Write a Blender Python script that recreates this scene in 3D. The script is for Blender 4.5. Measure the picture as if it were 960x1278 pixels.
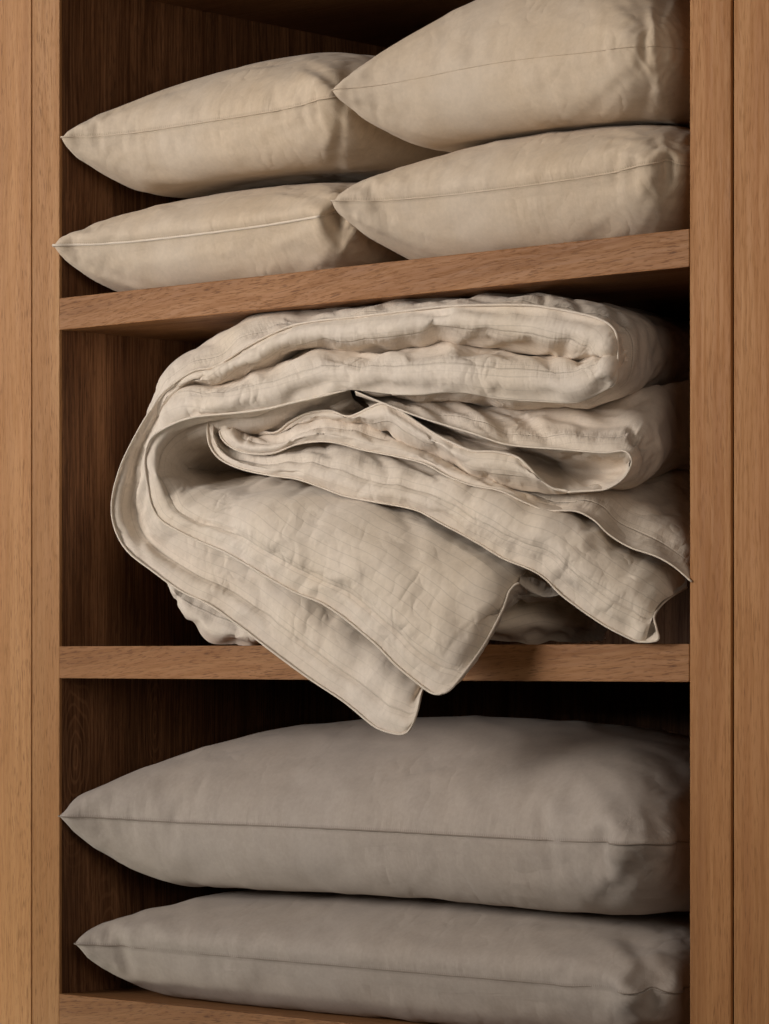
import bpy, bmesh, math, random
import numpy as np

scene = bpy.context.scene
for o in list(bpy.data.objects): bpy.data.objects.remove(o)
COL = scene.collection

# ================================================================ camera
# world: X along the front of the shelves (left inner edge = 0), Y into the cupboard, Z up.
ZC = 1.0                      # camera height = middle shelf
W = 1.0255                    # clear width between the uprights
D = 0.68                      # depth
ALPHA = math.radians(47.3)
ca, sa = math.cos(ALPHA), math.sin(ALPHA)
CAM = np.array([3.226, -2.874, ZC])
FWD = np.array([-ca, sa, 0.]); RGT = np.array([sa, ca, 0.])
FPX, PX0, PY0 = 4137., 480., 822.     # focal length and horizon, in pixels of the 960 x 1278 photograph
cam_data = bpy.data.cameras.new('camera')
cam = bpy.data.objects.new('camera', cam_data); COL.objects.link(cam)
cam.location = CAM
cam.rotation_euler = (math.radians(90), 0, math.atan2(FWD[1], FWD[0]) - math.pi/2)
cam_data.sensor_fit = 'VERTICAL'; cam_data.sensor_height = 36; cam_data.sensor_width = 36
cam_data.lens = FPX/1278*36
cam_data.shift_y = (PY0-639)/1278
cam_data.clip_start = .05; cam_data.clip_end = 60
scene.camera = cam

def at(px, py, Y):
    """the point of the depth plane Y that the photograph shows at a pixel"""
    d = FWD + RGT*((px-PX0)/FPX) + np.array([0, 0, 1.])*((PY0-py)/FPX)
    t = (Y-CAM[1])/d[1]
    return CAM + t*d

# ================================================================ light
world = bpy.data.worlds.new('World'); scene.world = world; world.use_nodes = True
bg = world.node_tree.nodes['Background']
bg.inputs[0].default_value = (1, .93, .86, 1); bg.inputs[1].default_value = .02
def area(name, loc, target, sx, sy, power, col, spread=180):
    ld = bpy.data.lights.new(name, 'AREA'); ld.shape = 'RECTANGLE'; ld.size = sx; ld.size_y = sy
    ld.energy = power; ld.color = col; ld.spread = math.radians(spread)
    o = bpy.data.objects.new(name, ld); COL.objects.link(o); o.location = loc
    d = np.array(target, float)-np.array(loc, float)
    from mathutils import Vector
    o.rotation_euler = Vector(d).to_track_quat('-Z', 'Y').to_euler()
    return o
area('key_light', (-1.25, -2.4, 2.0), (.42, .1, 1.54), 2.2, 1.7, 14.5, (1, .94, .88), spread=52)  # soft key from the upper left front, narrow beam aimed high to dim the bottom
area('right_fill', (3.35, -1.95, 1.65), (0.1, .15, 1.0), .9, 1.4, 20, (1, .88, .76))  # unseen fill, added to brighten the left inner wall and the right ends
area('low_fill', (-.42, -.40, .30), (-.06, .0, .50), .12, .12, 1.8, (1, .97, .82))  # small unseen light, added to brighten the foot of the left upright
scene.view_settings.view_transform = 'Standard'; scene.view_settings.look = 'None'
scene.view_settings.exposure = 0; scene.view_settings.gamma = 1
scene.view_settings.use_curve_mapping = False
scene.cycles.max_bounces = 6; scene.cycles.diffuse_bounces = 4
scene.cycles.use_denoising = True

# ================================================================ materials
class NT:
    def __init__(s, name):
        s.m = bpy.data.materials.new(name); s.m.use_nodes = True
        s.t = s.m.node_tree; s.b = s.t.nodes['Principled BSDF']
    def n(s, typ, **kw):
        nd = s.t.nodes.new(typ)
        for k, v in kw.items():
            if k.startswith('i_'):
                key = k[2:]
                key = int(key) if key.isdigit() else key.replace('_', ' ')
                if hasattr(v, 'is_output') or isinstance(v, bpy.types.NodeSocket): s.t.links.new(v, nd.inputs[key])
                else: nd.inputs[key].default_value = v
            else: setattr(nd, k, v)
        return nd
    def l(s, a, b): s.t.links.new(a, b)
    def math(s, op, a, b=None, clamp=False):
        nd = s.t.nodes.new('ShaderNodeMath'); nd.operation = op; nd.use_clamp = clamp
        for k, v in enumerate((a, b)):
            if v is None: continue
            if isinstance(v, bpy.types.NodeSocket): s.l(v, nd.inputs[k])
            else: nd.inputs[k].default_value = v
        return nd.outputs[0]
    def ramp(s, fac, pts):
        nd = s.t.nodes.new('ShaderNodeValToRGB'); s.l(fac, nd.inputs[0])
        e = nd.color_ramp.elements
        while len(e) < len(pts): e.new(.5)
        for k, (p, c) in enumerate(pts):
            e[k].position = p; e[k].color = (*c, 1) if len(c) == 3 else c
        return nd.outputs[0]
    def mix(s, fac, a, b, blend='MIX'):
        nd = s.t.nodes.new('ShaderNodeMix'); nd.data_type = 'RGBA'; nd.blend_type = blend
        for k, v in ((0, fac), (6, a), (7, b)):
            if isinstance(v, bpy.types.NodeSocket): s.l(v, nd.inputs[k])
            elif k == 0: nd.inputs[0].default_value = v
            else: nd.inputs[k].default_value = (*v, 1)
        return nd.outputs[2]
    def noise(s, vec, scale, detail=3, rough=.55, dist=0):
        nd = s.t.nodes.new('ShaderNodeTexNoise'); s.l(vec, nd.inputs['Vector'])
        nd.inputs['Scale'].default_value = scale; nd.inputs['Detail'].default_value = detail
        nd.inputs['Roughness'].default_value = rough; nd.inputs['Distortion'].default_value = dist
        return nd.outputs[0]
    def mapping(s, vec, scale=(1, 1, 1), loc=(0, 0, 0), rot=(0, 0, 0)):
        nd = s.t.nodes.new('ShaderNodeMapping'); s.l(vec, nd.inputs[0])
        nd.inputs['Scale'].default_value = scale; nd.inputs['Location'].default_value = loc; nd.inputs['Rotation'].default_value = rot
        return nd.outputs[0]

def wood(name, axis, base, dark, light, pore, seed, contrast=1., rings=None, wavy=0., tilt=0., porek=.45, freq=1.):
    """oak: axis is the grain direction; base/dark/light/pore colours"""
    s = NT(name)
    tc = s.n('ShaderNodeTexCoord').outputs['Object']
    if tilt: tc = s.mapping(tc, rot=(0, math.radians(tilt), 0))
    def sc(along, across):
        v = [across]*3; v[axis] = along
        return tuple(v)
    off = (seed*1.7, seed*2.3, seed*.9)
    warp = s.noise(s.mapping(tc, sc(3., 8.), off), 1., 2)
    wv = s.n('ShaderNodeVectorMath', operation='SCALE'); s.l(warp, wv.inputs[0]); wv.inputs[3].default_value = .02+wavy
    add = s.n('ShaderNodeVectorMath', operation='ADD'); s.l(tc, add.inputs[0]); s.l(wv.outputs[0], add.inputs[1])
    v = add.outputs[0]
    big = s.noise(s.mapping(v, sc(.9, 14.), off), 1., 3, .6)
    col = s.ramp(big, [(.28, dark), (.5, base), (.74, light)])
    mid = s.noise(s.mapping(v, sc(1.6*freq, 85.*freq), off), 1., 4, .65)
    col = s.mix(s.math('MULTIPLY', s.ramp(mid, [(.40, (0, 0, 0)), (.66, (1, 1, 1))]), .55*contrast), col, light)
    fin = s.noise(s.mapping(v, sc(9., 260.*freq**.5), off), 1., 3, .6)
    col = s.mix(s.math('MULTIPLY', s.ramp(fin, [(.45, (0, 0, 0)), (.62, (1, 1, 1))]), .5*contrast), col, dark)
    por = s.noise(s.mapping(v, sc(58., 720.), off), 1., 2, .5)
    pm = s.ramp(por, [(.54, (0, 0, 0)), (.68, (1, 1, 1))])
    dens = s.ramp(s.noise(s.mapping(v, sc(1.5, 30.), off), 1., 2), [(.3, (.35,)*3), (.65, (1,)*3)])
    col = s.mix(s.math('MULTIPLY', s.math('MULTIPLY', pm, dens), porek), col, pore)
    if rings:
        for (p, rx, rz, rad) in rings:   # flat-sawn 'cathedral' figure round a centre
            q = s.n('ShaderNodeVectorMath', operation='SUBTRACT'); s.l(v, q.inputs[0]); q.inputs[1].default_value = p
            q2 = s.mapping(q.outputs[0], (0, 1/rx, 1/rz))
            ln = s.n('ShaderNodeVectorMath', operation='LENGTH'); s.l(q2, ln.inputs[0])
            wob = s.noise(s.mapping(tc, (1, 30, 8)), 1., 2)
            r = s.math('ADD', ln.outputs['Value'], s.math('MULTIPLY', wob, 1.3))
            sn = s.math('SINE', s.math('MULTIPLY', r, 15.))
            ring = s.ramp(sn, [(.35, (0, 0, 0)), (.95, (1, 1, 1))])
            fade = s.ramp(s.math('DIVIDE', ln.outputs['Value'], rad), [(.2, (1, 1, 1)), (1, (0, 0, 0))])
            col = s.mix(s.math('MULTIPLY', s.math('MULTIPLY', ring, fade), .42), col, light)
    s.l(col, s.b.inputs['Base Color'])
    rr = s.ramp(fin, [(.3, (.46,)*3), (.7, (.62,)*3)]); s.l(rr, s.b.inputs['Roughness'])
    s.b.inputs['Specular IOR Level'].default_value = .16
    hgt = s.math('SUBTRACT', s.math('MULTIPLY', mid, .25), s.math('MULTIPLY', pm, .5))
    bp = s.n('ShaderNodeBump', i_Strength=.35, i_Distance=.0012); s.l(hgt, bp.inputs['Height']); s.l(bp.outputs[0], s.b.inputs['Normal'])
    return s.m

OAK = dict(base=(.38, .184, .072), dark=(.28, .127, .044), light=(.465, .252, .108), pore=(.12, .048, .018))
OAR = dict(base=(.385, .172, .060), dark=(.285, .118, .037), light=(.47, .237, .090), pore=(.12, .046, .016))
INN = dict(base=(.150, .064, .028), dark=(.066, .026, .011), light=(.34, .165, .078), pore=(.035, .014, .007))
M_stileL = wood('oak_upright', 2, seed=1, contrast=.6, porek=.7, **OAK)
M_stileR = wood('oak_upright_straight', 2, seed=5, contrast=.9, **OAR)
M_panel = wood('oak_panel', 2, seed=9, contrast=.8, porek=.55, base=(.435, .212, .084), dark=(.325, .148, .053), light=(.53, .285, .125), pore=(.14, .056, .02))
M_shelf = wood('oak_shelf_edge', 0, seed=3, contrast=.9, wavy=.016, tilt=5., porek=.9, base=(.305, .140, .055), dark=(.22, .094, .032), light=(.385, .195, .084), pore=(.09, .033, .012))
M_top = wood('oak_shelf_board', 0, seed=7, contrast=.8, base=(.27, .130, .055), dark=(.19, .085, .034), light=(.34, .178, .08), pore=(.09, .036, .014))
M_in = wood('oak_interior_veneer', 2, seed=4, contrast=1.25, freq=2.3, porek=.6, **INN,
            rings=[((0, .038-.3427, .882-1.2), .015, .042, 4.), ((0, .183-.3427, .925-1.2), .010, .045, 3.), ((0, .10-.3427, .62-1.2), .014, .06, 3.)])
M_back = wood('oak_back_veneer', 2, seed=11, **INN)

def cotton(name, base, warm, stripes=False, spots=0., crumple=16., bump=.3, gathers=0.):
    s = NT(name)
    tc = s.n('ShaderNodeTexCoord').outputs['Object']
    uv = s.n('ShaderNodeUVMap').outputs[0]
    blot = s.noise(tc, 5., 4, .6)
    col = s.mix(s.ramp(blot, [(.38, (0, 0, 0)), (.72, (1, 1, 1))]), base, warm)
    fine = s.noise(tc, 42., 4, .6)
    col = s.mix(s.math('MULTIPLY', s.ramp(fine, [(.4, (0, 0, 0)), (.75, (1, 1, 1))]), .22), col, tuple(c*.78 for c in warm))
    slub = s.noise(s.mapping(tc, (1, 1, 1)), 170., 3, .7)
    col = s.mix(1., col, s.ramp(slub, [(.3, (.90,)*3), (.7, (1.0,)*3)]), 'MULTIPLY')
    if spots:
        vo = s.n('ShaderNodeTexVoronoi'); s.l(s.mapping(tc, (1, 1, .7)), vo.inputs['Vector']); vo.inputs['Scale'].default_value = 11.
        vo.inputs['Randomness'].default_value = 1.
        dd = s.math('ADD', vo.outputs['Distance'], s.math('MULTIPLY', fine, .03))
        msk = s.ramp(dd, [(.035, (1, 1, 1)), (.055, (0, 0, 0))])
        sel = s.n('ShaderNodeSeparateColor'); s.l(vo.outputs['Color'], sel.inputs[0])
        pick = s.math('GREATER_THAN', sel.outputs[0], .62)
        col = s.mix(s.math('MULTIPLY', s.math('MULTIPLY', msk, pick), spots), col, (.12, .055, .025))
    s.b.inputs['Roughness'].default_value = .82
    s.b.inputs['Specular IOR Level'].default_value = .25
    s.b.inputs['Sheen Weight'].default_value = .08
    s.b.inputs['Sheen Roughness'].default_value = .5
    # crumple relief in the cloth
    wob = s.noise(tc, 14., 3, .5)
    dv = s.n('ShaderNodeVectorMath', operation='SCALE'); s.l(wob, dv.inputs[0]); dv.inputs[3].default_value = .05
    tw = s.n('ShaderNodeVectorMath', operation='ADD'); s.l(tc, tw.inputs[0]); s.l(dv.outputs[0], tw.inputs[1])
    def facet(vec, scale):
        n_ = s.noise(vec, scale, 1, .4)
        return s.math('MINIMUM', s.math('MULTIPLY', s.math('ABSOLUTE', s.math('SUBTRACT', n_, .5)), 6.), 1.)
    c1 = s.math('ADD', facet(s.mapping(tw.outputs[0], (1, 1, 1.6), rot=(.3, .5, .2)), crumple), s.math('MULTIPLY', facet(s.mapping(tw.outputs[0], (1.5, 1, 1), rot=(.9, .1, .6)), crumple*2.3), .5))
    amt = s.ramp(s.noise(tc, 6., 2), [(.40, (.06,)*3), (.64, (.85,)*3)])
    c2 = s.noise(tc, 900., 1, .5)
    if stripes:
        su_ = s.n('ShaderNodeSeparateXYZ'); s.l(uv, su_.inputs[0])
        amt = s.math('MULTIPLY', amt, s.ramp(s.math('DIVIDE', su_.outputs[0], .16), [(.35, (1,)*3), (.9, (.3,)*3)]))
    hgt = s.math('ADD', s.math('MULTIPLY', c1, amt), s.math('MULTIPLY', c2, .05))
    sp = s.n('ShaderNodeSeparateXYZ'); s.l(uv, sp.inputs[0])
    if gathers:
        rim = s.ramp(s.math('DIVIDE', sp.outputs[0], .07), [(.0, (1, 1, 1)), (.35, (.45,)*3), (1, (0, 0, 0))])
        gp = s.noise(s.mapping(uv, (9., 85., 1.)), 1., 4, .65)
        patchy = s.ramp(s.noise(tc, 9., 2), [(.38, (.1,)*3), (.62, (1,)*3)])
        hgt = s.math('ADD', hgt, s.math('MULTIPLY', s.math('MULTIPLY', s.math('MULTIPLY', gp, rim), patchy), gathers))
        stt = s.math('MULTIPLY', s.ramp(s.math('DIVIDE', sp.outputs[0], .006), [(.35, (1, 1, 1)), (.75, (0, 0, 0))]), s.math('GREATER_THAN', s.math('FRACT', s.math('MULTIPLY', sp.outputs[1], 280.)), .35))
        col = s.mix(s.math('MULTIPLY', stt, .28), col, tuple(c*.4 for c in warm))
    if stripes:
        ph = s.math('FRACT', s.math('MULTIPLY', sp.outputs[0], 1/.0135))
        line = s.ramp(ph, [(.0, (1, 1, 1)), (.05, (1, 1, 1)), (.10, (0, 0, 0)), (.95, (0, 0, 0))])
        seen = s.ramp(s.noise(tc, 5., 2), [(.36, (.25,)*3), (.62, (1,)*3)])
        col = s.mix(s.math('MULTIPLY', s.math('MULTIPLY', line, seen), .38), col, tuple(c*.55 for c in warm))
        # stitched seam of the flange and the gathers it makes
        dist = s.math('ABSOLUTE', s.math('SUBTRACT', sp.outputs[0], .034))
        seam = s.ramp(s.math('DIVIDE', dist, .004), [(.10, (1, 1, 1)), (.4, (0, 0, 0))])
        col = s.mix(s.math('MULTIPLY', seam, .22), col, tuple(c*.45 for c in warm))
        near = s.ramp(s.math('DIVIDE', dist, .04), [(.1, (1, 1, 1)), (1, (0, 0, 0))])
        gat = s.noise(s.mapping(uv, (16., 75., 1.)), 1., 4, .62)
        hgt = s.math('ADD', hgt, s.math('MULTIPLY', s.math('MULTIPLY', gat, near), .65))
        hgt = s.math('SUBTRACT', hgt, s.math('MULTIPLY', seam, .18))
    s.l(col, s.b.inputs['Base Color'])
    bp = s.n('ShaderNodeBump', i_Strength=bump, i_Distance=.008); s.l(hgt, bp.inputs['Height']); s.l(bp.outputs[0], s.b.inputs['Normal'])
    return s.m
M_pil = cotton('pillow_ticking', (.62, .515, .405), (.60, .465, .325), spots=.55, crumple=9., bump=.28, gathers=2.2)
M_plain = cotton('pillow_ticking_plain', (.62, .515, .405), (.60, .465, .325), spots=.55, crumple=9., bump=.28)
M_pilb = cotton('large_pillow_ticking', (.455, .393, .345), (.435, .367, .31), crumple=8., bump=.24, gathers=2.4)
M_pipe = cotton('piping_cotton', (.73, .64, .54), (.70, .595, .475), bump=.05)
M_pipeb = cotton('large_pillow_piping', (.30, .25, .21), (.27, .215, .17), bump=.05)
M_duv = cotton('duvet_cover_sateen', (.745, .652, .557), (.715, .603, .475), stripes=True, crumple=11., bump=.5)

# ================================================================ mesh helpers
def link(name, me, mat, parent=None, smooth=False):
    o = bpy.data.objects.new(name, me); COL.objects.link(o)
    if mat: me.materials.append(mat)
    if parent: o.parent = parent
    if smooth: me.polygons.foreach_set('use_smooth', [True]*len(me.polygons))
    return o
def empty(name, loc, label, cat, group=None):
    o = bpy.data.objects.new(name, None); COL.objects.link(o); o.location = loc; o.empty_display_size = .05
    o['label'] = label; o['category'] = cat
    if group: o['group'] = group
    bpy.context.view_layer.update()
    return o
def box(name, lo, hi, mat, parent=None, bev=.0015):
    bm = bmesh.new(); bmesh.ops.create_cube(bm, size=1)
    lo = np.array(lo, float); hi = np.array(hi, float); c = (lo+hi)/2
    for v in bm.verts: v.co = [(v.co[k])*(hi[k]-lo[k]) for k in range(3)]
    if bev: bmesh.ops.bevel(bm, geom=bm.edges[:], offset=bev, segments=2, affect='EDGES', profile=.6)
    me = bpy.data.meshes.new(name); bm.to_mesh(me); bm.free()
    o = link(name, me, mat, parent)
    o.location = c if parent is None else c-np.array(parent.location)
    return o
def mesh_from(name, verts, faces, uv=None):
    me = bpy.data.meshes.new(name)
    me.from_pydata([tuple(v) for v in verts], [], [tuple(int(k) for k in f) for f in faces])
    if uv is not None:
        lay = me.uv_layers.new(name='UVMap')
        li = np.empty(len(me.loops), int); me.loops.foreach_get('vertex_index', li)
        lay.data.foreach_set('uv', np.asarray(uv, float)[li].ravel())
    me.update()
    return me
def tube(pts, r, closed=False, seg=6):
    P = np.asarray(pts, float); n = len(P)
    if closed: T = np.roll(P, -1, 0)-np.roll(P, 1, 0)
    else: T = np.gradient(P, axis=0)
    T /= np.linalg.norm(T, axis=1)[:, None]+1e-12
    ref = np.array([.13, .2, 1.]); A = np.cross(T, ref); A /= np.linalg.norm(A, axis=1)[:, None]+1e-9
    B = np.cross(T, A)
    r = np.broadcast_to(r, (n,))
    V = [P+r[:, None]*(math.cos(t)*A+math.sin(t)*B) for t in np.linspace(0, 2*math.pi, seg, endpoint=False)]
    V = np.stack(V, 1).reshape(-1, 3)
    F = []
    for i in range(n if closed else n-1):
        j = (i+1) % n
        for k in range(seg): F.append((i*seg+k, i*seg+(k+1) % seg, j*seg+(k+1) % seg, j*seg+k))
    if not closed:
        F.append(tuple(range(seg))[::-1]); F.append(tuple((n-1)*seg+k for k in range(seg)))
    return V, F

# ================================================================ the shelving unit
TH = .0415
ZS = {'upper': ZC+.4675, 'middle': ZC+.0160, 'lower': ZC-.4345, 'top': ZC+.918}   # top faces
ST = .0535
unit = empty('shelving_unit', (W/2, D/2, 0), 'built-in oak shelving unit with open compartments of bedding', 'shelves')
zlo, zhi = ZC-.62, ZC+1.02
box('upright', (-ST, 0, zlo), (0, .005, zhi), M_stileL, unit)
box('upright', (W, 0, zlo), (W+ST+.002, .005, zhi), M_stileR, unit)
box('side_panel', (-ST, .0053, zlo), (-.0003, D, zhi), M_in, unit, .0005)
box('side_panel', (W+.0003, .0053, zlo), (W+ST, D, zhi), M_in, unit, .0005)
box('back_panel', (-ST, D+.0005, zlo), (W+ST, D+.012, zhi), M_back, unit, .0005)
for k, z in ZS.items():
    sh = box('shelf', (.0002, .0225, z-TH+.0006), (W-.0002, D, z-.0006), M_top, unit, .0004)
    e = box('edge_lipping', (.0003, -.0005, z-TH), (W-.0003, .022, z), M_shelf, None, .0012)
    bpy.context.view_layer.update(); e.parent = sh; e.matrix_parent_inverse = sh.matrix_world.inverted()
nb = empty('side_cabinet', (-ST-.15, .01, zlo), 'pale oak cabinet front joined tight to the shelving unit by a hairline gap', 'cabinet')
box('front_panel', (-ST-.0012-.30, -.0006, zlo), (-ST-.0012, .022, zhi), M_panel, nb, .0012)
nb = empty('side_cabinet', (W+ST+.2, .01, zlo), 'reddish oak cabinet with a door, set off from the shelves by a dark gap', 'cabinet')
box('door', (W+ST+.0062, -.0006, zlo), (W+ST+.38, .022, zhi), M_stileR, nb, .0015)
box('side_panel', (W+ST+.0072, .026, zlo), (W+ST+.03, D, zhi), M_in, nb, .0005)
# ---------------------------------------------------------------- cloth
def grid_batches(ix, h0, h1, diag=True, bend=True):
    """constraint batches of a vertex-index grid; no vertex occurs twice in one batch of one grid"""
    out = []
    def add(i, j, L, k):
        i = i.ravel(); j = j.ravel()
        m = i != j
        out.append((i[m], j[m], np.full(m.sum(), L), k))
    n, m = ix.shape
    for s in (0, 1):
        add(ix[s:n-1:2, :], ix[s+1:n:2, :], h0, 1.0)
        add(ix[:, s:m-1:2], ix[:, s+1:m:2], h1, 1.0)
    if diag:
        D = float(np.hypot(h0, h1))
        for s in (0, 1):
            add(ix[s:n-1:2, :-1], ix[s+1:n:2, 1:], D, .35)
            add(ix[s:n-1:2, 1:], ix[s+1:n:2, :-1], D, .35)
    if bend:
        for s in range(4):
            a = np.arange(s, n-2, 4)
            add(ix[a, :], ix[a+2, :], 2*h0, .04)
            a = np.arange(s, m-2, 4)
            add(ix[:, a], ix[:, a+2], 2*h1, .04)
    return out

def project(x, batches, w=None):
    for i, j, L, k in batches:
        d = x[j] - x[i]
        l = np.sqrt((d*d).sum(1)) + 1e-12
        c = (.5*k*(l - L)/l)[:, None]*d
        x[i] += c; x[j] -= c

def sim_pillow(a, b, vol, floor, ceil=None, xmax=None, seed=0, levels=((20, 260), (40, 220), (80, 130)), g=.3, zs=.08, krim=500., rounds=()):
    """two rectangles of cloth sewn along their rim, filled to a volume and laid on a floor"""
    rng = np.random.default_rng(seed)
    P = Q = None
    for lev, (ncell, steps) in enumerate(levels):
        h = max(a, b)/ncell
        n = int(round(a/h)); m = int(round(b/h))
        u = np.linspace(0, 1, n+1); v = np.linspace(0, 1, m+1)
        if P is None:
            U, V = np.meshgrid(u, v, indexing='ij')
            bump = np.sin(np.pi*U)*np.sin(np.pi*V)
            base = floor(a/2, b/2)
            T = np.stack([U*a, V*b, base+.09+.03*bump + 0*U], -1)
            B = np.stack([U*a, V*b, base+.09-.03*bump], -1)
        else:
            def up(Gd):
                su = np.linspace(0, 1, Gd.shape[0]); sv = np.linspace(0, 1, Gd.shape[1])
                t = np.stack([np.stack([np.interp(u, su, Gd[:, k, c]) for k in range(Gd.shape[1])], 1) for c in range(3)], -1)
                return np.stack([np.stack([np.interp(v, sv, t[k, :, c]) for k in range(t.shape[0])], 0) for c in range(3)], -1)
            T, B = up(P), up(Q)
        N = (n+1)*(m+1)
        it = np.arange(N).reshape(n+1, m+1)
        ib = it.copy(); ib[1:-1, 1:-1] = N + np.arange((n-1)*(m-1)).reshape(n-1, m-1)
        x = np.concatenate([T.reshape(-1, 3), B[1:-1, 1:-1].reshape(-1, 3)])
        x[:, 2] += rng.normal(0, .0012, len(x))
        fu, fv = np.meshgrid(u*a, v*b, indexing='ij')
        for (cu, cv, R) in rounds:          # rounded corners of the pattern
            du = np.abs(cu*a-fu); dv = np.abs(cv*b-fv); inn = (du < R) & (dv < R)
            p, q = R-du, R-dv; mx = np.maximum(p, q); k = np.where(inn, mx/(np.hypot(p, q)+1e-9), 1.)
            fu = np.where(inn, np.abs(cu*a-(R-p*k)), fu); fv = np.where(inn, np.abs(cv*b-(R-q*k)), fv)
        flat = np.zeros((len(x), 2)); flat[ib.ravel()] = np.stack([fu.ravel(), fv.ravel()], 1); flat[it.ravel()] = np.stack([fu.ravel(), fv.ravel()], 1)
        bt = [(i, j, np.linalg.norm(flat[i]-flat[j], axis=1), k) for (i, j, _, k) in grid_batches(it, a/n, b/m) + grid_batches(ib, a/n, b/m)]
        q1 = np.stack([it[:-1, :-1], it[1:, :-1], it[1:, 1:], it[:-1, 1:]], -1).reshape(-1, 4)
        q2 = np.stack([ib[:-1, :-1], ib[:-1, 1:], ib[1:, 1:], ib[1:, :-1]], -1).reshape(-1, 4)
        F = np.concatenate([q1, q2])
        vel = np.zeros_like(x); dt = 1/90
        rim = np.unique(np.concatenate([it[:, 0], it[:, -1], it[0], it[-1]]))
        area = (a/n)*(b/m)
        for st in range(steps):
            A = x[F]
            nq = .5*np.cross(A[:, 2]-A[:, 0], A[:, 3]-A[:, 1])
            cen = A.mean(1)
            Vn = (nq*cen).sum()/3
            p = np.clip(500*(vol-Vn)/vol, -20, 45)
            f = np.zeros_like(x)
            for k in range(4):
                for c in range(3): f[:, c] += np.bincount(F[:, k], nq[:, c], len(x))
            acc = p*f/4/area
            acc[:, 2] -= g
            acc[rim, 2] += krim*(zs-x[rim, 2])
            vel = (vel + dt*acc)*.94
            old = x.copy()
            x = x + dt*vel
            for _ in range(3):
                project(x, bt)
                fl = floor(x[:, 0], x[:, 1]); x[:, 2] = np.maximum(x[:, 2], fl)
                if ceil is not None:
                    ce = ceil(x[:, 0], x[:, 1]); x[:, 2] = np.minimum(x[:, 2], ce)
                if xmax is not None:
                    x[:, 0] = np.minimum(x[:, 0], xmax)
            vel = (x-old)/dt
        P = x[it]; Q = x[ib]
    return x, F, it, ib, Vn
_rng = np.random.default_rng(77)
_ANG = _rng.random((256, 256))*2*np.pi
_GX, _GY = np.cos(_ANG), np.sin(_ANG)
def vnoise(x, y):
    """gradient noise, about -1..1"""
    x, y = .94*x+.31*y+11.3, .94*y-.31*x+5.7
    i = np.floor(x).astype(int); j = np.floor(y).astype(int); f = x-i; g = y-j
    s = f*f*f*(f*(f*6-15)+10); t = g*g*g*(g*(g*6-15)+10)
    h = lambda a, b, p, q: _GX[a % 256, b % 256]*p+_GY[a % 256, b % 256]*q
    return 1.5*((h(i, j, f, g)*(1-s)+h(i+1, j, f-1, g)*s)*(1-t)+(h(i, j+1, f, g-1)*(1-s)+h(i+1, j+1, f-1, g-1)*s)*t)
def normals(G):
    du = np.gradient(G, axis=0); dv = np.gradient(G, axis=1)
    n = np.cross(du, dv); return n/(np.linalg.norm(n, axis=-1, keepdims=True)+1e-12)

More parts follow.
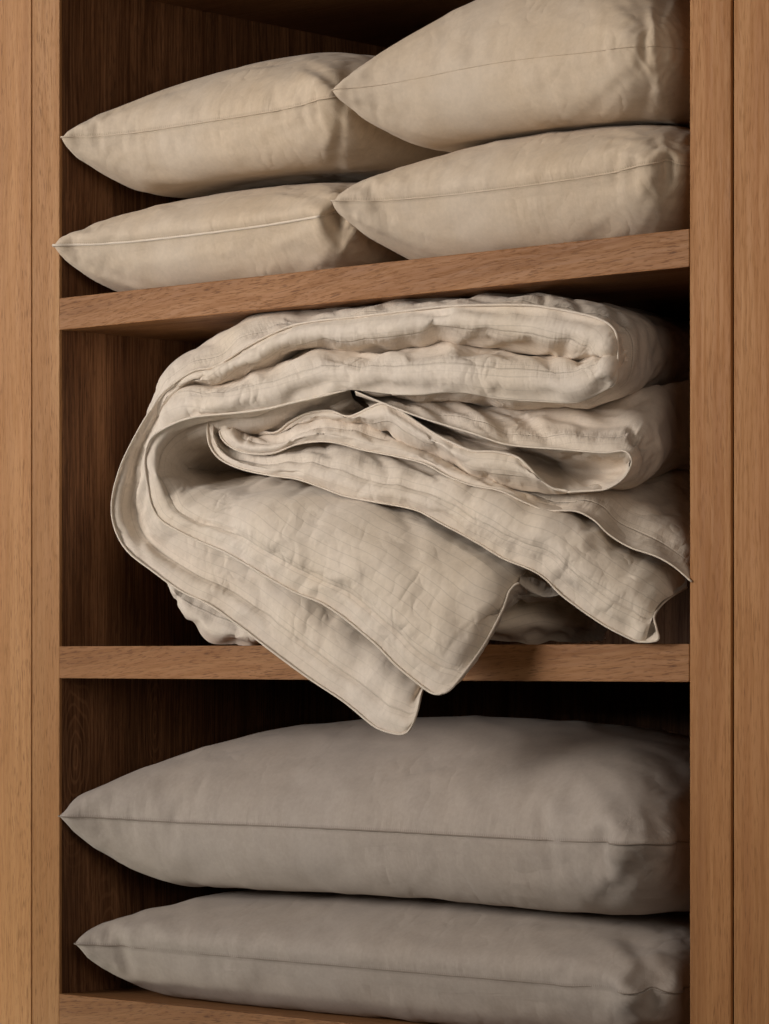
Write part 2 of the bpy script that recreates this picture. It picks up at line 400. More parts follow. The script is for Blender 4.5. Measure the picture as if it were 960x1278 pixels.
# ================================================================ pillows
def pillow(name, label, group, flat, vol, tips, z0, h=None, sag=0., mat=None, pipemat=None, seed=0, xmax=None, ztop=None, piper=.0016, zseam=.5, yaw=0., ncell=80, gather=1., rr=.07):
    """flat = sewn size, tips = where the two front corners end up (x0, x1, y)"""
    a, b = flat
    cx, cy = a/2, b/2
    fl = lambda x, y: -sag*(((x-cx)/(a/2))**2+((y-cy)/(b/2))**2)
    sg2 = ztop[1] if ztop else 0
    ce = (lambda x, y: ztop[0]-sg2*(((x-cx)/(a/2))**2+((y-cy)/(b/2))**2)) if ztop else None
    x, F, it, ib, Vn = sim_pillow(a, b, vol, fl, ce, seed=seed, zs=zseam*(h or .16), levels=((20, 160), (40, 120), (ncell, 90)), rounds=((1, 0, rr), (1, 1, rr), (0, 0, .026), (0, 1, .04)))
    p0, p1 = x[it[0, 0]], x[it[-1, 0]]
    k = (tips[1]-tips[0])/(p1[0]-p0[0])
    y = x.copy()
    y[:, 0] = (x[:, 0]-p0[0])*k + tips[0]
    y[:, 1] = (x[:, 1]-p0[1]) + tips[2]
    c, s_ = math.cos(yaw), math.sin(yaw)
    dx, dy = y[:, 0]-tips[0], y[:, 1]-tips[2]
    y[:, 0] = tips[0]+c*dx-s_*dy; y[:, 1] = tips[2]+s_*dx+c*dy
    y[:, 2] += z0
    print(name, 'V', round(float(Vn), 4), 'z', y[:, 2].min().round(3), y[:, 2].max().round(3), 'x', y[:, 0].min().round(3), y[:, 0].max().round(3),
          'y', y[:, 1].min().round(3), y[:, 1].max().round(3), 'tipz', (x[it[0, 0]][2]).round(3), 'k', round(float(k), 3))
    # gathers along the sewn rim and soft lumps of the filling
    n, m = it.shape
    U, V = np.meshgrid(np.linspace(0, a, n), np.linspace(0, b, m), indexing='ij')
    for side, gi in ((0, it), (1, ib)):
        Gd = y[gi]; Nn = normals(Gd)
        o = seed*9.1+side*4.3
        du, dv = np.minimum(U, a-U), np.minimum(V, b-V)
        pw = np.clip(.5+.9*vnoise(U*5+o, V*5+3), .1, 1.2)
        d = gather*pw*(np.exp(-dv/.04)*(.0026*vnoise(U*34+o, V*7)+.0024*vnoise(U*75+o, V*10))+np.exp(-du/.04)*(.0026*vnoise(V*34+o, U*7)+.0024*vnoise(V*75+o, U*10)))
        for (X0, Y0) in ((0, 0), (a, 0), (0, b), (a, b)):
            r = np.hypot(U-X0, V-Y0); th = np.arctan2(V-Y0, U-X0)
            d += gather*(1.15 if X0 else 1.)*np.exp(-(r/.15)**2)*np.minimum(1, r/.05)*(.0050*vnoise(th*5+o+X0*7, r*4)+.0045*vnoise(th*14+o, r*6))
        d += .0012*vnoise(U*5+o, V*6+2)
        for kk, (fa, fb, am) in enumerate(((9, 3.5, .0013), (14, 6, .0010))):
            an = .9+.8*kk+.6*side
            q_ = 1-np.abs(vnoise((U*math.cos(an)+V*math.sin(an))*fa+o, (V*math.cos(an)-U*math.sin(an))*fb+kk)); d += am*gather*np.clip(q_-.8, 0, 1)/.2*(1-2*kk)
        d *= np.minimum(1, np.minimum(du, dv)/.012)
        y[gi] = Gd+Nn*d[..., None]
    base = np.array([y[:, 0].mean(), y[:, 1].mean(), y[:, 2].min()])
    e = empty(name, base, label, 'pillow', group)
    n, m = it.shape
    uv = np.zeros((len(x), 2))
    U, V = np.meshgrid(np.linspace(0, a, n), np.linspace(0, b, m), indexing='ij')
    du, dv = np.minimum(U, a-U), np.minimum(V, b-V); S = np.where(dv < du, U, V+1.3)
    uv[ib.ravel()] = np.stack([np.minimum(du, dv).ravel(), S.ravel()+3.7], 1); uv[it.ravel()] = np.stack([np.minimum(du, dv).ravel(), S.ravel()], 1)
    me = mesh_from('cover', y-base, F, uv)
    o = link('cover', me, mat, e, True)
    ss = o.modifiers.new('smooth', 'SUBSURF'); ss.levels = 1; ss.render_levels = 1
    rim = np.concatenate([it[:, 0], it[-1, 1:], it[-2::-1, -1], it[0, -2:0:-1]])
    R = y[rim]
    cen = R.mean(0); out = R-cen; out[:, 2] = 0; out /= np.linalg.norm(out, axis=1)[:, None]
    R = (np.roll(R, 1, 0)+2*R+np.roll(R, -1, 0))/4 + out*.0004
    Vt, Ft = tube(R-base, piper, True)
    link('piping', mesh_from('piping', Vt, Ft, np.zeros((len(Vt), 2))), pipemat, e, True)
    return y

GT = 'small pillows stacked on the upper shelf'
GB = 'large pillows stacked on the bottom shelf'
zu, zb = ZS['upper'], ZS['lower']
pillow('small_pillow', 'beige pillow lying on the upper shelf beside the left wall, under another pillow', GT, (.55, .56), .0270, (.002, .492, -.012), zu, .15, mat=M_pil, pipemat=M_pipe, seed=1, ztop=(.146, .012), piper=.0018)
pillow('small_pillow', 'beige pillow on top of its stack, its pointed corner by the dark left wall', GT, (.55, .56), .0300, (.008, .494, -.004), zu+.146, .17, zseam=.4, sag=.012, mat=M_pil, pipemat=M_pil, seed=2, piper=.0010)
pillow('small_pillow', 'beige pillow lying on the upper shelf by the right upright, under the fullest pillow', GT, (.555, .54), .0285, (.503, .985, -.016), zu, .155, mat=M_pil, pipemat=M_pil, seed=3, ztop=(.152, .012), piper=.0010, zseam=.55)
pillow('small_pillow', 'fullest beige pillow, top of the stack by the right upright, without visible seam', GT, (.54, .54), .0342, (.503, .962, -.016), zu+.152, .2, zseam=.3, sag=.012, mat=M_plain, pipemat=M_plain, seed=4, piper=.0004, rr=.1)
pillow('large_pillow', 'long grey-beige pillow lying directly on the bottom shelf', GB, (1.04, .56), .058, (.035, .958, -.006), zb, .148, mat=M_pilb, pipemat=M_pipeb, seed=5, ztop=(.150, .012), ncell=96, piper=.0009, gather=1.5)
pillow('large_pillow', 'long grey-beige pillow on top of another, under the hanging duvet corners', GB, (1.07, .57), .0768, (.002, .955, -.004), zb+.150, .18, zseam=.48, sag=.012, mat=M_pilb, pipemat=M_pipeb, seed=6, ncell=96, piper=.0009, gather=1.5)
# ================================================================ the duvet
def catmull(P, n):
    """resample control points (k, ...) to n points evenly spaced along the first axis' mean length"""
    P = np.asarray(P, float); k = len(P)
    E = np.concatenate([2*P[:1]-P[1:2], P, 2*P[-1:]-P[-2:-1]])
    t = np.linspace(0, k-1-1e-9, max(8*k, 2*n)); i = t.astype(int); f = (t-i).reshape(-1, *([1]*(P.ndim-1)))
    a, b, c, d = E[i], E[i+1], E[i+2], E[i+3]
    Q = .5*(2*b+(c-a)*f+(2*a-5*b+4*c-d)*f*f+(3*b-a-3*c+d)*f**3)
    s = np.linalg.norm(np.diff(Q, axis=0), axis=-1)
    if s.ndim > 1: s = s.mean(tuple(range(1, s.ndim)))
    s = np.concatenate([[0], np.cumsum(s)])
    u = np.linspace(0, s[-1], n)
    R = Q.reshape(len(Q), -1)
    return np.stack([np.interp(u, s, R[:, c]) for c in range(R.shape[1])], 1).reshape(n, *P.shape[1:]), s[-1]

DV = []           # duvet patches: (verts, faces, uv)
PIPES = []
def patch(rows, ys, seed, wr=1., pipe=(0,), excess=1.03, res=.004, tail=None, pucker=1., iters=45, puff=0., hold=.012, flange=0., ends=()):
    """rows: stations along the sheet, each a list of pixels across it; ys: depth of each rail along the stations"""
    ns, nr = len(rows), len(rows[0])
    C = np.zeros((ns, nr, 3))
    for a, row in enumerate(rows):
        f = a/(ns-1)
        for k, p in enumerate(row):
            yk = ys[k]
            Y = p[2] if len(p) > 2 else (yk if np.isscalar(yk) else np.interp(f, [q[0] for q in yk], [q[1] for q in yk]))
            C[a, k] = at(p[0], p[1], Y)
    if tail is not None: C = np.concatenate([C, C[:, -1:]+np.array(tail)], 1)
    L = np.linalg.norm(np.diff(C, axis=0), axis=-1).sum(0).mean()
    n = max(12, int(L/res))
    G, _ = catmull(C, n)
    Wd = np.linalg.norm(np.diff(C, axis=1), axis=-1).sum(1).mean()
    m = max(6, int(Wd/res))
    G = catmull(np.swapaxes(G, 0, 1), m)[0].swapaxes(0, 1)
    su = np.concatenate([[0], np.cumsum(np.linalg.norm(np.diff(G, axis=0), axis=-1).mean(1))])
    sv = np.concatenate([np.zeros((n, 1)), np.cumsum(np.linalg.norm(np.diff(G, axis=1), axis=-1), 1)], 1)
    U = su[:, None]+0*sv; V = sv
    N = normals(G)
    if np.sum(N[..., 1]) > 0: N = -N
    fade = np.ones_like(U)
    if 0 in ends: fade = fade*np.clip(U/.03, 0, 1)
    if -1 in ends: fade = fade*np.clip((U[-1:]-U)/.03, 0, 1)
    if puff: G = G + N*(fade*puff*np.sin(np.pi*np.clip(V/V[:, -1:], 0, 1)))[..., None]
    edge = np.minimum(1, V/.012)*fade
    if flange:
        t = np.clip((V-.034)/.05, 0, 1); t = t*(2-t)
        G = G + N*(fade*flange*(t-.25*np.exp(-((V-.034)/.006)**2))*np.clip((V[:, -1:]-V)/.04, 0, 1))[..., None]
    if len(pipe) > 1 or -1 in pipe: edge = edge*np.minimum(1, (V[:, -1:]-V)/.012)
    o = seed*13.7
    d = .0075*vnoise(U*8+o, V*13)+.0042*vnoise(U*19+o+5, V*17+3)+.0019*vnoise(U*42+V*18+o, V*33-U*12)
    pk = np.exp(-((V-.030)/.024)**2)*pucker*np.clip(.45+.8*vnoise(U*9+o, V*3), .05, 1)
    d += pk*(.0036*vnoise(U*48+V*14+o, V*14+9)+.0020*vnoise(U*105-V*20+o, V*20))
    ca_, sb_ = .8, .6
    q = 1-np.abs(vnoise((U*ca_+V*sb_)*15+o, (V*ca_-U*sb_)*6+1)); d += -.0065*np.clip(q-.72, 0, 1)/.28
    q = 1-np.abs(vnoise((U*ca_-V*sb_)*11+o+7, (V*ca_+U*sb_)*5+4)); d += .0052*np.clip(q-.75, 0, 1)/.25
    X = G + N*(d*wr*edge)[..., None]
    # let the cloth, cut a little too long, buckle into creases round the smooth shape
    ix = np.arange(n*m).reshape(n, m)
    x = X.reshape(-1, 3).copy(); g0 = G.reshape(-1, 3); fix = np.zeros(n*m, bool)
    for k in pipe: fix[ix[:, k]] = True
    for k in ends: fix[ix[k]] = True
    bt = []
    ex = 1+(excess-1)*np.clip(.6+.7*vnoise(U*6+o, V*7), .15, 1.6)
    for (i, j, Lr, k) in grid_batches(ix, 1., 1.):
        r = np.linalg.norm(g0[i]-g0[j], axis=1)
        bt.append((i, j, r*ex.ravel()[i] if k > .1 else r, k if k > .1 else .15))
    for _ in range(iters):
        project(x, bt)
        x += hold*(g0-x)
        x[fix] = g0[fix]
    faces = np.stack([ix[:-1, :-1], ix[1:, :-1], ix[1:, 1:], ix[:-1, 1:]], -1).reshape(-1, 4)
    DV.append((x, faces, np.stack([V.ravel(), U.ravel()+seed*.31], 1)))
    return x.reshape(n, m, 3)
def pipe(pts, Y=None, r=.0017):
    P = [at(p[0], p[1], p[2] if len(p) > 2 else Y) for p in pts] if len(pts[0]) < 3 or Y is not None or max(abs(pts[0][0]), abs(pts[0][1])) > 5 else pts
    P, L = catmull(P, max(10, int(np.linalg.norm(np.diff(np.array(P), axis=0), axis=1).sum()/.004)))
    PIPES.append((P, r))
def edge_pipe(x, k=0, r=.0017): PIPES.append((x[:, k], r))

# --- top fold: outer side, from its piping over the top, round the fold at the right and back underneath
sleeve1 = [[(180, 706), (205, 700), (280, 690)], [(144, 660), (172, 650), (260, 640)], [(140, 627), (168, 615), (260, 610)],
  [(150, 585), (178, 575), (265, 570)], [(165, 552), (190, 540), (270, 535)], [(189, 512), (200, 482), (290, 470)], [(205, 489), (224, 453), (310, 440)],
  [(240, 464), (250, 435), (335, 425)], [(270, 457), (282, 414), (360, 408)], [(310, 432), (312, 397), (385, 398)], [(355, 410), (355, 388), (425, 393)],
  [(387, 402), (388, 391), (450, 392)], [(420, 398), (420, 383), (480, 390)], [(450, 395), (455, 382), (510, 387)], [(500, 389), (510, 374), (560, 384)],
  [(550, 383), (560, 370), (610, 382)], [(600, 381), (620, 368), (670, 378)], [(657, 381), (676, 366), (720, 378)], [(690, 385), (712, 374), (765, 385)],
  [(721, 391), (745, 380), (800, 392)], [(750, 399), (775, 390), (835, 402)], [(767, 412), (797, 405), (858, 415)], [(771, 430), (806, 428), (868, 432)],
  [(771, 457), (806, 455), (868, 450)], [(767, 479), (800, 475), (864, 465)], [(754, 487), (782, 492), (855, 478)], [(734, 497), (755, 505), (830, 488)],
  [(715, 502), (725, 511), (790, 500)], [(683, 501), (690, 512), (750, 508)], [(625, 497), (630, 509), (690, 508)], [(586, 490), (590, 505), (640, 505)],
  [(555, 489), (558, 500), (610, 500)], [(525, 492), (527, 499), (570, 498)], [(490, 492), (492, 497), (530, 495)], [(450, 488), (455, 492), (500, 490)]]
g = patch(sleeve1, [-.03, .05, .27], 1, tail=(0, .2, -.005), wr=1.2)
# --- inside of the top fold: upper band, then lower band, meeting in a deep crease
RB = [[(781, 440, -.012), (779, 442, -.012), (777, 444, -.012), (779, 446, -.012), (781, 448, -.012)], [(773, 428), (763, 433), (752, 444), (760, 458), (773, 461)], [(767, 412), (752, 427), (734, 448), (745, 470), (765, 480)],
  [(750, 399), (737, 422), (720, 452), (728, 475), (734, 497)], [(721, 391), (715, 417), (703, 448), (702, 476), (710, 502)], [(689, 385), (685, 415), (677, 441), (672, 470), (676, 500)],
  [(657, 381), (655, 410), (645, 438), (640, 466), (640, 498)], [(610, 381), (608, 405), (605, 433), (602, 460), (605, 494)], [(570, 382), (568, 402), (566, 424), (562, 455), (565, 489)],
  [(530, 385), (528, 405), (525, 430), (522, 460), (525, 492)], [(490, 390), (490, 412), (490, 436), (488, 462), (490, 492)], [(450, 395), (450, 415), (450, 439), (450, 462), (455, 488)],
  [(420, 398), (418, 418), (415, 438), (418, 460), (427, 487)], [(390, 402), (388, 418), (390, 435), (388, 462), (400, 495)], [(355, 410), (350, 428), (350, 449), (355, 476), (360, 505)],
  [(320, 426), (318, 446), (318, 463), (322, 486), (325, 512)], [(290, 445), (288, 459), (290, 474), (292, 494), (290, 516)], [(262, 459), (260, 470), (260, 480), (258, 500), (255, 519)],
  [(240, 464), (236, 475), (232, 485), (230, 505), (232, 523)], [(215, 477), (214, 490), (212, 502), (210, 518), (213, 531)], [(196, 501), (196, 512), (197, 522), (196, 533), (198, 540)]]
cY = [(0, -.028), (.1, -.012), (.17, .02), (.25, .05), (.8, .05), (.95, -.02), (1, -.02)]
wY = lambda a, b: [(0, a), (.05, a), (.8, a), (.95, b), (1, b)]
patch([r[:3] for r in RB], [-.03, wY(-.036, -.025), cY], 2, pipe=(0, -1), puff=.010, ends=(-1,), wr=1.5)
patch([[r[4], r[3], r[2]] for r in RB], [-.035, wY(-.042, -.03), cY], 3, pipe=(0, -1), puff=.010, ends=(-1,), wr=1.5)
# --- left turn of the outer sheet and the lower hanging corner
RC = [[(196, 501), (196, 512), (197, 522), (196, 533), (198, 540)], [(180, 525), (181, 538), (183, 545), (185, 552), (189, 548)], [(165, 552), (168, 560), (174, 565), (179, 568), (183, 563)], [(150, 585), (156, 590), (166, 592), (175, 590), (182, 582)],
  [(140, 627), (150, 630), (163, 625), (175, 618), (186, 605)], [(144, 660), (156, 658), (170, 650), (184, 640), (194, 630)], [(160, 688), (172, 680), (186, 671), (198, 660), (208, 648)], [(190, 712), (202, 702), (215, 690), (226, 675), (236, 660)],
  [(225, 737), (238, 725), (250, 710), (260, 693), (270, 675)], [(262, 755), (275, 742), (288, 727), (298, 708), (308, 690)], [(300, 782), (312, 768), (325, 752), (336, 733), (346, 712)], [(340, 813), (352, 797), (368, 780), (380, 760), (390, 740)],
  [(385, 846), (398, 828), (412, 810), (426, 790), (438, 768)], [(430, 876), (440, 858), (455, 840), (470, 820), (484, 800)], [(467, 906), (475, 888), (487, 870), (502, 850), (515, 830)], [(490, 915), (496, 900), (505, 885), (518, 864), (530, 842)],
  [(503, 916), (508, 905), (514, 892), (523, 873), (534, 848)], [(509, 913, -.05), (516, 902, -.053), (521, 887, -.05), (526, 866, -.042), (534, 843, -.03)]]
g = patch(RC, [[(0, -.03), (.4, -.035), (1, -.05)], [(0, -.025), (.4, -.03), (1, -.058)], [(0, -.02), (.4, -.01), (.6, -.03), (1, -.05)], [(0, -.03), (.4, -.01), (.6, -.02), (1, -.035)], [(0, -.035), (.4, -.02), (.6, -.01), (1, -.015)]], 5, wr=1.3, flange=.012, ends=(0, -1))
# --- hanging upper corner: from its piping inwards, the first stations lining the hollow of the left turn
RD = [[(436, 486, -.03), (440, 492, .03), (444, 505, .1), (448, 520, .16), (450, 530, .2)], [(400, 495, -.034), (402, 502, .02), (406, 518, .08), (410, 535, .15), (410, 545, .2)], [(365, 503, -.035), (366, 511, .01), (372, 527, .07), (378, 543, .14), (380, 553, .2)], [(330, 511), (330, 520), (335, 535), (345, 550), (355, 560)], [(290, 516), (292, 527), (300, 545), (320, 560), (345, 570)], [(255, 519), (258, 531), (272, 552), (305, 567), (342, 576)],
  [(230, 524), (236, 538), (255, 560), (295, 575), (340, 581)], [(205, 535), (214, 550), (240, 570), (285, 582), (338, 586)], [(190, 546), (203, 563), (230, 580), (278, 588), (335, 590)],
  [(183, 562), (200, 580), (225, 592), (272, 594), (333, 593)], [(181, 582), (202, 597), (225, 604), (268, 602), (333, 596)], [(185, 608), (206, 612), (230, 615), (272, 610), (335, 599)],
  [(190, 632), (211, 628), (240, 625), (285, 615), (345, 600)], [(202, 650), (222, 640), (255, 632), (305, 616), (360, 600)], [(225, 664), (243, 652), (278, 636), (325, 618), (375, 602)],
  [(250, 676), (265, 660), (300, 640), (350, 622), (395, 608)], [(280, 689), (296, 670), (330, 646), (385, 630), (430, 613)], [(310, 706), (328, 684), (365, 656), (420, 638), (468, 620)],
  [(340, 724), (358, 700), (398, 671), (455, 650), (505, 628)], [(370, 740), (390, 716), (430, 688), (488, 664), (540, 642)], [(400, 752), (420, 730), (462, 704), (520, 680), (572, 656)],
  [(425, 768), (444, 745), (488, 720), (545, 694), (598, 670)], [(450, 788), (468, 764), (510, 736), (568, 708), (625, 686)], [(473, 808), (491, 782), (530, 754), (588, 722), (645, 698)],
  [(493, 829), (510, 800), (548, 770), (603, 734), (658, 708)], [(517, 849), (530, 820), (565, 785), (611, 747), (655, 718)], [(534, 862), (545, 836), (574, 798), (615, 758), (645, 728)],
  [(543, 866), (553, 846), (580, 808), (613, 763), (636, 733)], [(551, 866, -.085), (572, 849, -.075), (600, 810, -.057), (622, 770, -.044), (636, 738, -.034)]]
yfl = [[(0, -.035), (.35, -.04), (.6, -.07), (1, -.085)], [(0, -.0), (.15, 0), (.35, -.035), (.6, -.074), (.9, -.085), (1, -.082)], [(0, .06), (.3, .06), (.42, -.02), (.6, -.066), (1, -.070)], [(0, .12), (.3, .12), (.45, .04), (.6, -.036), (1, -.045)], [(0, .2), (.3, .2), (.45, .12), (.6, .02), (.9, -.005), (1, -.02)]]
g = patch(RD, yfl, 6, wr=.85, excess=1.014, flange=.014, ends=(-1,))
# right edge of that corner: flange turned to the side and back
patch([[(549, 866), (560, 862), (566, 856)], [(572, 849), (580, 842), (586, 836)], [(604, 805), (608, 800), (612, 796)], [(627, 762), (628, 762), (632, 762)], [(636, 738), (640, 742), (648, 748)], [(648, 728), (654, 740), (662, 752)], [(662, 737), (668, 745), (680, 752)], [(682, 745), (690, 748), (700, 752)]],
      [[(0, -.085), (.143, -.075), (.286, -.0565), (.43, -.042), (.57, -.034), (1, .0)], [(0, -.075), (.43, -.03), (.6, -.015), (1, .03)], [(0, -.065), (.43, -.01), (.6, .02), (1, .08)]], 7, wr=.5)
patch([[(648, 728), (650, 715), (660, 700)], [(662, 737), (668, 720), (680, 705)], [(682, 745), (690, 730), (705, 718)], [(700, 742), (710, 735), (725, 728)]], [[(0, -.03), (1, .01)], [(0, .0), (1, .03)], .06], 8, wr=.6)
# --- second sheet: its lower edge runs from the inner turn to the pointed corner above the shelf
RE = [[(276, 506), (279, 508), (282, 510), (285, 512)], [(266, 514), (272, 515), (278, 516), (283, 517)], [(261, 524), (268, 525), (274, 526), (280, 527)], [(259, 535), (266, 536), (271, 537), (277, 538)], [(262, 556), (269, 551), (275, 549), (281, 547)], [(275, 573), (280, 566), (286, 561), (292, 556)],
  [(300, 585), (304, 578), (310, 571), (315, 563)], [(335, 593), (338, 584), (342, 574), (346, 561)], [(370, 598), (372, 587), (376, 573), (380, 552)], [(400, 608), (404, 594), (412, 574), (418, 550)],
  [(430, 619), (436, 603), (446, 580), (454, 556)], [(465, 626), (472, 610), (484, 586), (492, 564)], [(500, 632), (508, 616), (522, 594), (532, 574)], [(525, 639), (535, 622), (552, 600), (562, 584)],
  [(550, 653), (562, 634), (582, 610), (592, 595)], [(575, 666), (590, 646), (612, 620), (622, 605)], [(600, 680), (616, 658), (640, 630), (650, 614)], [(628, 697), (645, 672), (668, 642), (680, 626)],
  [(660, 710), (676, 684), (700, 651), (714, 628)], [(680, 722), (698, 695), (724, 660), (740, 638)], [(700, 742), (720, 710), (746, 674), (762, 656)], [(728, 763), (745, 732), (768, 694), (786, 672)],
  [(755, 781), (772, 750), (792, 710), (812, 684)], [(780, 794), (796, 765), (815, 726), (835, 695)], [(796, 801), (808, 775), (824, 738), (850, 705)], [(806, 800), (814, 772), (828, 744), (858, 722)]]
g = patch(RE, [[(0, .0), (.3, -.03), (.7, -.035), (1, -.01)], [(0, .0), (.3, -.036), (.7, -.045), (1, -.012)], [(0, .02), (.3, -.02), (.7, -.02), (1, .03)], [(0, .04), (.3, .03), (.7, .04), (1, .10)]], 9, wr=1.3, flange=.010)
# its corner lip curling up
patch([[(796, 801), (800, 796), (804, 788)], [(812, 801), (812, 790), (812, 778)], [(822, 797), (818, 785), (816, 772)], [(819, 783), (817, 772), (816, 760)], [(817, 768), (820, 760), (822, 750)], [(831, 750), (832, 745), (834, 740)], [(857, 733), (857, 728), (858, 722)]],
      [[(0, -.012), (.4, -.02), (1, .08)], [(0, -.008), (.4, -.004), (1, .09)], [(0, .0), (.4, .01), (1, .1)]], 10, wr=.35)
# --- third sheet: inner turn, then out to the right where it runs back into the cupboard
RF = [[(298, 508), (302, 510), (306, 512)], [(286, 518), (292, 520), (299, 521)], [(275, 534), (284, 535), (294, 534)], [(277, 547), (288, 544), (300, 539)], [(290, 559), (299, 552), (310, 543)], [(310, 566), (317, 556), (326, 543)],
  [(340, 566), (345, 554), (352, 538)], [(370, 555), (373, 543), (378, 525)], [(400, 551), (403, 537), (408, 516)], [(425, 554), (430, 540), (437, 518)], [(450, 561), (460, 546), (473, 524)],
  [(475, 566), (486, 555), (498, 537)], [(500, 571), (512, 562), (524, 550)], [(530, 579), (540, 572), (552, 562)], [(560, 595), (568, 586), (578, 574)], [(590, 606), (600, 597), (613, 586)],
  [(625, 613), (635, 605), (650, 594)], [(657, 628), (668, 616), (685, 600)], [(683, 637), (695, 623), (715, 602)], [(718, 638), (735, 620), (752, 598)], [(741, 649), (765, 623), (788, 590)],
  [(760, 667), (790, 634), (818, 588)], [(786, 683), (815, 643), (842, 588)], [(818, 694), (842, 653), (862, 593)], [(841, 707), (860, 668), (872, 608)], [(863, 726), (876, 690), (884, 628)]]
g = patch(RF, [[(0, .0), (.3, -.02), (.65, -.025), (1, .0)], [(0, .0), (.3, -.025), (.65, -.01), (.85, .06), (1, .08)], [(0, .03), (.3, .03), (.65, .06), (.85, .2), (1, .24)]], 11, wr=1.2, flange=.006)
# --- wavy band below it
RG = [[(300, 527), (302, 529), (304, 533)], [(330, 539), (332, 542), (335, 549)], [(346, 539), (350, 541), (354, 548)], [(362, 527), (367, 532), (372, 541)], [(385, 516), (390, 523), (396, 534)], [(412, 513), (416, 519), (420, 530)],
  [(435, 520), (438, 523), (441, 531)], [(460, 510), (465, 520), (470, 534)], [(475, 504), (482, 518), (487, 539)], [(490, 507), (496, 526), (502, 551)], [(510, 520), (516, 540), (522, 564)], [(540, 540), (544, 556), (550, 578)],
  [(565, 553), (568, 568), (575, 589)], [(590, 563), (594, 578), (604, 600)], [(618, 564), (624, 582), (635, 608)], [(644, 570), (652, 590), (665, 614)], [(657, 580), (668, 598), (685, 618)], [(673, 597), (685, 607), (697, 619)], [(689, 609), (697, 612), (704, 619)], [(709, 613), (710, 616), (711, 620)]]
g = patch(RG, [[(0, .02), (.4, -.02), (1, -.03)], [(0, .02), (.4, -.03), (1, -.034)], [(0, .04), (.4, .0), (1, .0)]], 12, wr=1.1)
# --- pocket of the middle fold
RH = [[(444, 489), (455, 500), (462, 509)], [(470, 500), (478, 503), (487, 507)], [(500, 512), (503, 513), (509, 520)], [(525, 521), (528, 528), (534, 537)], [(555, 530), (560, 540), (566, 554)], [(590, 541), (595, 551), (601, 564)],
  [(634, 555), (635, 560), (639, 568)], [(663, 557), (664, 568, .07), (669, 592)], [(690, 561), (690, 578, .09), (696, 611)], [(720, 563), (720, 588, .06), (725, 613)], [(754, 565), (756, 588, .04), (755, 610)], [(778, 563), (777, 585, .02), (775, 598)], [(787, 570), (787, 576, -.01), (785, 586)]]
patch(RH, [-.03, .03, [(0, -.01), (1, -.03)]], 13, wr=.6, pipe=(0, -1))
# --- middle fold: outer side
RI = [[(444, 489), (450, 483), (460, 470)], [(470, 500), (478, 490), (488, 478)], [(525, 521), (530, 503), (535, 488)], [(590, 541), (592, 520), (592, 495)], [(634, 555), (635, 528), (633, 498)], [(702, 561), (702, 533), (700, 500)], [(754, 565), (752, 536), (756, 500)],
  [(778, 563), (790, 528), (806, 483)], [(788, 572), (817, 543), (856, 478)], [(786, 585), (822, 565), (872, 510)], [(777, 598), (815, 585), (872, 550)], [(762, 608), (796, 598), (862, 575)], [(747, 612), (780, 605), (845, 588)], [(709, 614), (730, 613), (790, 605)]]
g = patch(RI, [-.03, [(0, .01), (.5, .01), (.65, .05), (1, .05)], [(0, .06), (.5, .08), (.65, .2), (1, .2)]], 14, tail=(0, .22, 0), wr=1.7, excess=1.05)
# --- narrow folds between the top fold and the inner turn
patch([[(297, 519), (298, 517), (300, 512)], [(312, 526), (314, 521), (318, 510)], [(330, 527), (332, 520), (336, 507)], [(345, 520), (348, 513), (352, 502)], [(365, 510), (368, 505), (370, 497)], [(385, 504), (388, 499), (390, 492)], [(405, 505), (408, 498), (410, 487)], [(417, 502), (420, 494), (422, 483)], [(431, 487), (434, 484), (437, 480)]], [.01, .02, .05], 15, wr=.5)
patch([[(297, 519), (298, 522), (300, 530)], [(312, 526), (314, 530), (318, 536)], [(330, 527), (332, 533), (334, 542)], [(345, 520), (348, 528), (350, 542)], [(365, 510), (368, 518), (370, 528)], [(385, 504), (388, 510), (390, 520)], [(405, 505), (408, 509), (412, 517)], [(417, 502), (424, 510), (436, 524)], [(431, 487), (442, 500), (462, 514)]], [.01, .012, .05], 16, wr=.5)
# --- cloth lying behind the start of the middle fold
patch([[(385, 484), (390, 505), (395, 535)], [(420, 478), (425, 500), (430, 535)], [(455, 478), (460, 500), (462, 535)], [(500, 490), (500, 510), (505, 540)], [(560, 510), (560, 530), (565, 560)], [(640, 530), (640, 550), (645, 580)]], [.06, .05, .08], 18, wr=1., pipe=())
# --- bottom layer lying on the shelf
RJ = [[(208, 722, .03), (209, 730, .02), (211, 738, .03)], [(230, 725), (222, 748), (222, 764)], [(265, 735), (250, 772), (246, 787)], [(305, 750), (290, 788), (286, 803)], [(350, 770), (345, 793), (345, 806)], [(450, 770), (450, 788), (450, 806)], [(560, 745), (560, 783), (560, 806)],
  [(620, 735, .06), (620, 778, .02), (615, 805, .05)], [(680, 735, .1), (685, 775, .05), (680, 804, .08)], [(735, 750, .16), (735, 780, .12), (735, 802, .14)], [(765, 772, .24), (762, 788, .22), (765, 800, .24)]]
patch(RJ, [.03, .006, .03], 17, wr=2.0, excess=1.05, pipe=())
duvet_base = np.array([.45, .12, ZS['middle']])
duvet = empty('duvet', duvet_base, 'crumpled ivory striped duvet with piped edges, folded on the middle shelf', 'duvet')
def join(items):
    Vs, Fs, Us, k = [], [], [], 0
    for v, f, u in items: Vs.append(v); Fs.append(f+k); Us.append(u); k += len(v)
    return np.concatenate(Vs), np.concatenate(Fs), np.concatenate(Us)
Vd, Fd, Ud = join(DV)
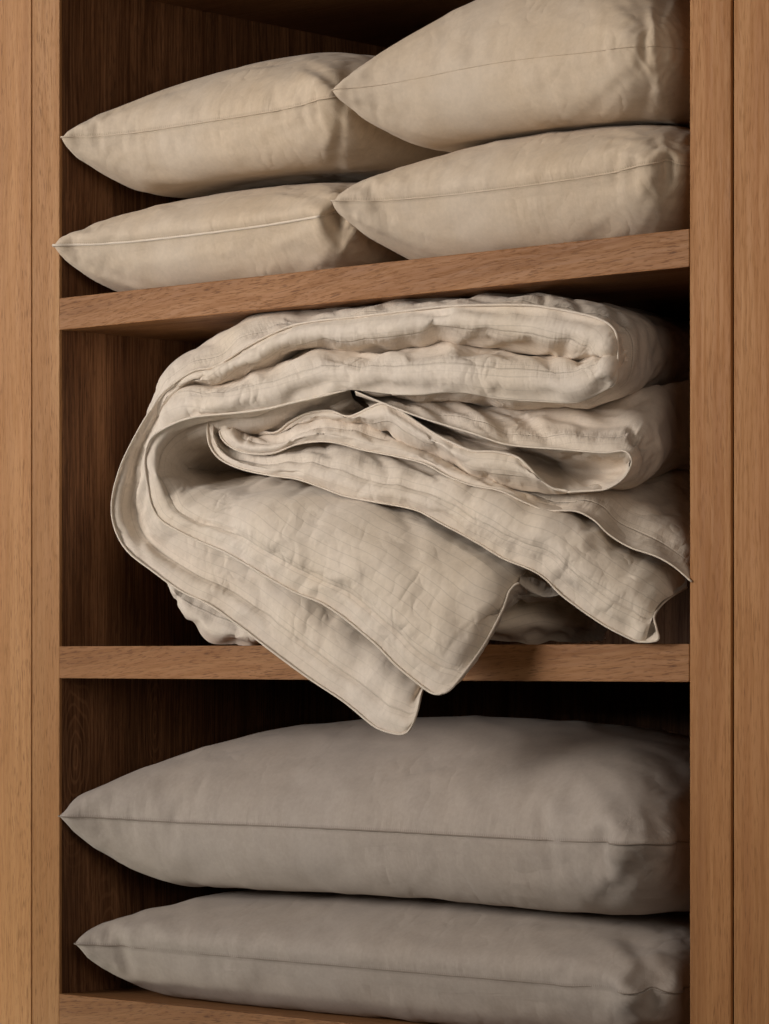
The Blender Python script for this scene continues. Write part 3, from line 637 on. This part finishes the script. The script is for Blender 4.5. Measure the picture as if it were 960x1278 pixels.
cov = link('cover', mesh_from('cover', Vd-duvet_base, Fd, Ud), M_duv, duvet, True)
# --- piping along the sewn edges
RB0 = [r[0] for r in RB]; RB4 = [r[4] for r in RB]
def cpipe(pts, ys, r=.0017):
    n = len(pts)
    P = [at(p[0], p[1], p[2] if len(p) > 2 else (ys if np.isscalar(ys) else np.interp(a/(n-1), [q[0] for q in ys], [q[1] for q in ys]))) for a, p in enumerate(pts)]
    L = np.linalg.norm(np.diff(np.array(P), axis=0), axis=1).sum()
    P, _ = catmull(P, int(L/.0035)+8)
    P -= .0022*FWD
    V_, F_ = tube(P-duvet_base, r)
    link('piping', mesh_from('piping', V_, F_, np.zeros((len(V_), 2))), M_pipe, duvet, True)
cpipe([s[0] for s in sleeve1[5:-1]], -.031, .0015)
cpipe([r[0] for r in RC], [(0, -.03), (.4, -.035), (1, -.05)], .0015)
cpipe([(*r[0][:2], r[0][2] if len(r[0]) > 2 else np.interp(a_/(len(RD)-1), [v_[0] for v_ in yfl[0]], [v_[1] for v_ in yfl[0]])) for a_, r in enumerate(RD)], 0, .0015)
cpipe([(549, 866, -.085), (560, 862, -.083), (572, 849, -.075), (604, 805, -.055), (627, 762, -.042), (636, 738, -.034), (648, 728, -.025), (662, 737, -.012), (682, 745, 0.)], 0, .0015)
cpipe([(503, 916, -.05), (509, 913, -.051), (516, 902, -.053), (521, 887, -.05), (526, 866, -.042), (534, 843, -.03)], 0, .0015)
cpipe([r[0] for r in RE], [(0, .0), (.3, -.03), (.7, -.035), (1, -.01)], .0013)
cpipe([(796, 801, -.012), (812, 801, -.014), (822, 797, -.017), (819, 783, -.018), (817, 768, -.012), (831, 750, .03), (857, 733, .08)], 0, .0012)
cpipe([r[0] for r in RF], [(0, .0), (.3, -.02), (.65, -.025), (1, .0)], .0012)
cpipe([r[0] for r in RG], [(0, .02), (.4, -.02), (1, -.03)], .0015)
cpipe([s[0] for s in RI], -.031, .0012)
cpipe([(297, 519), (312, 526), (330, 527), (345, 520), (365, 510), (385, 504), (405, 505), (417, 502), (431, 487)], .009, .0015)
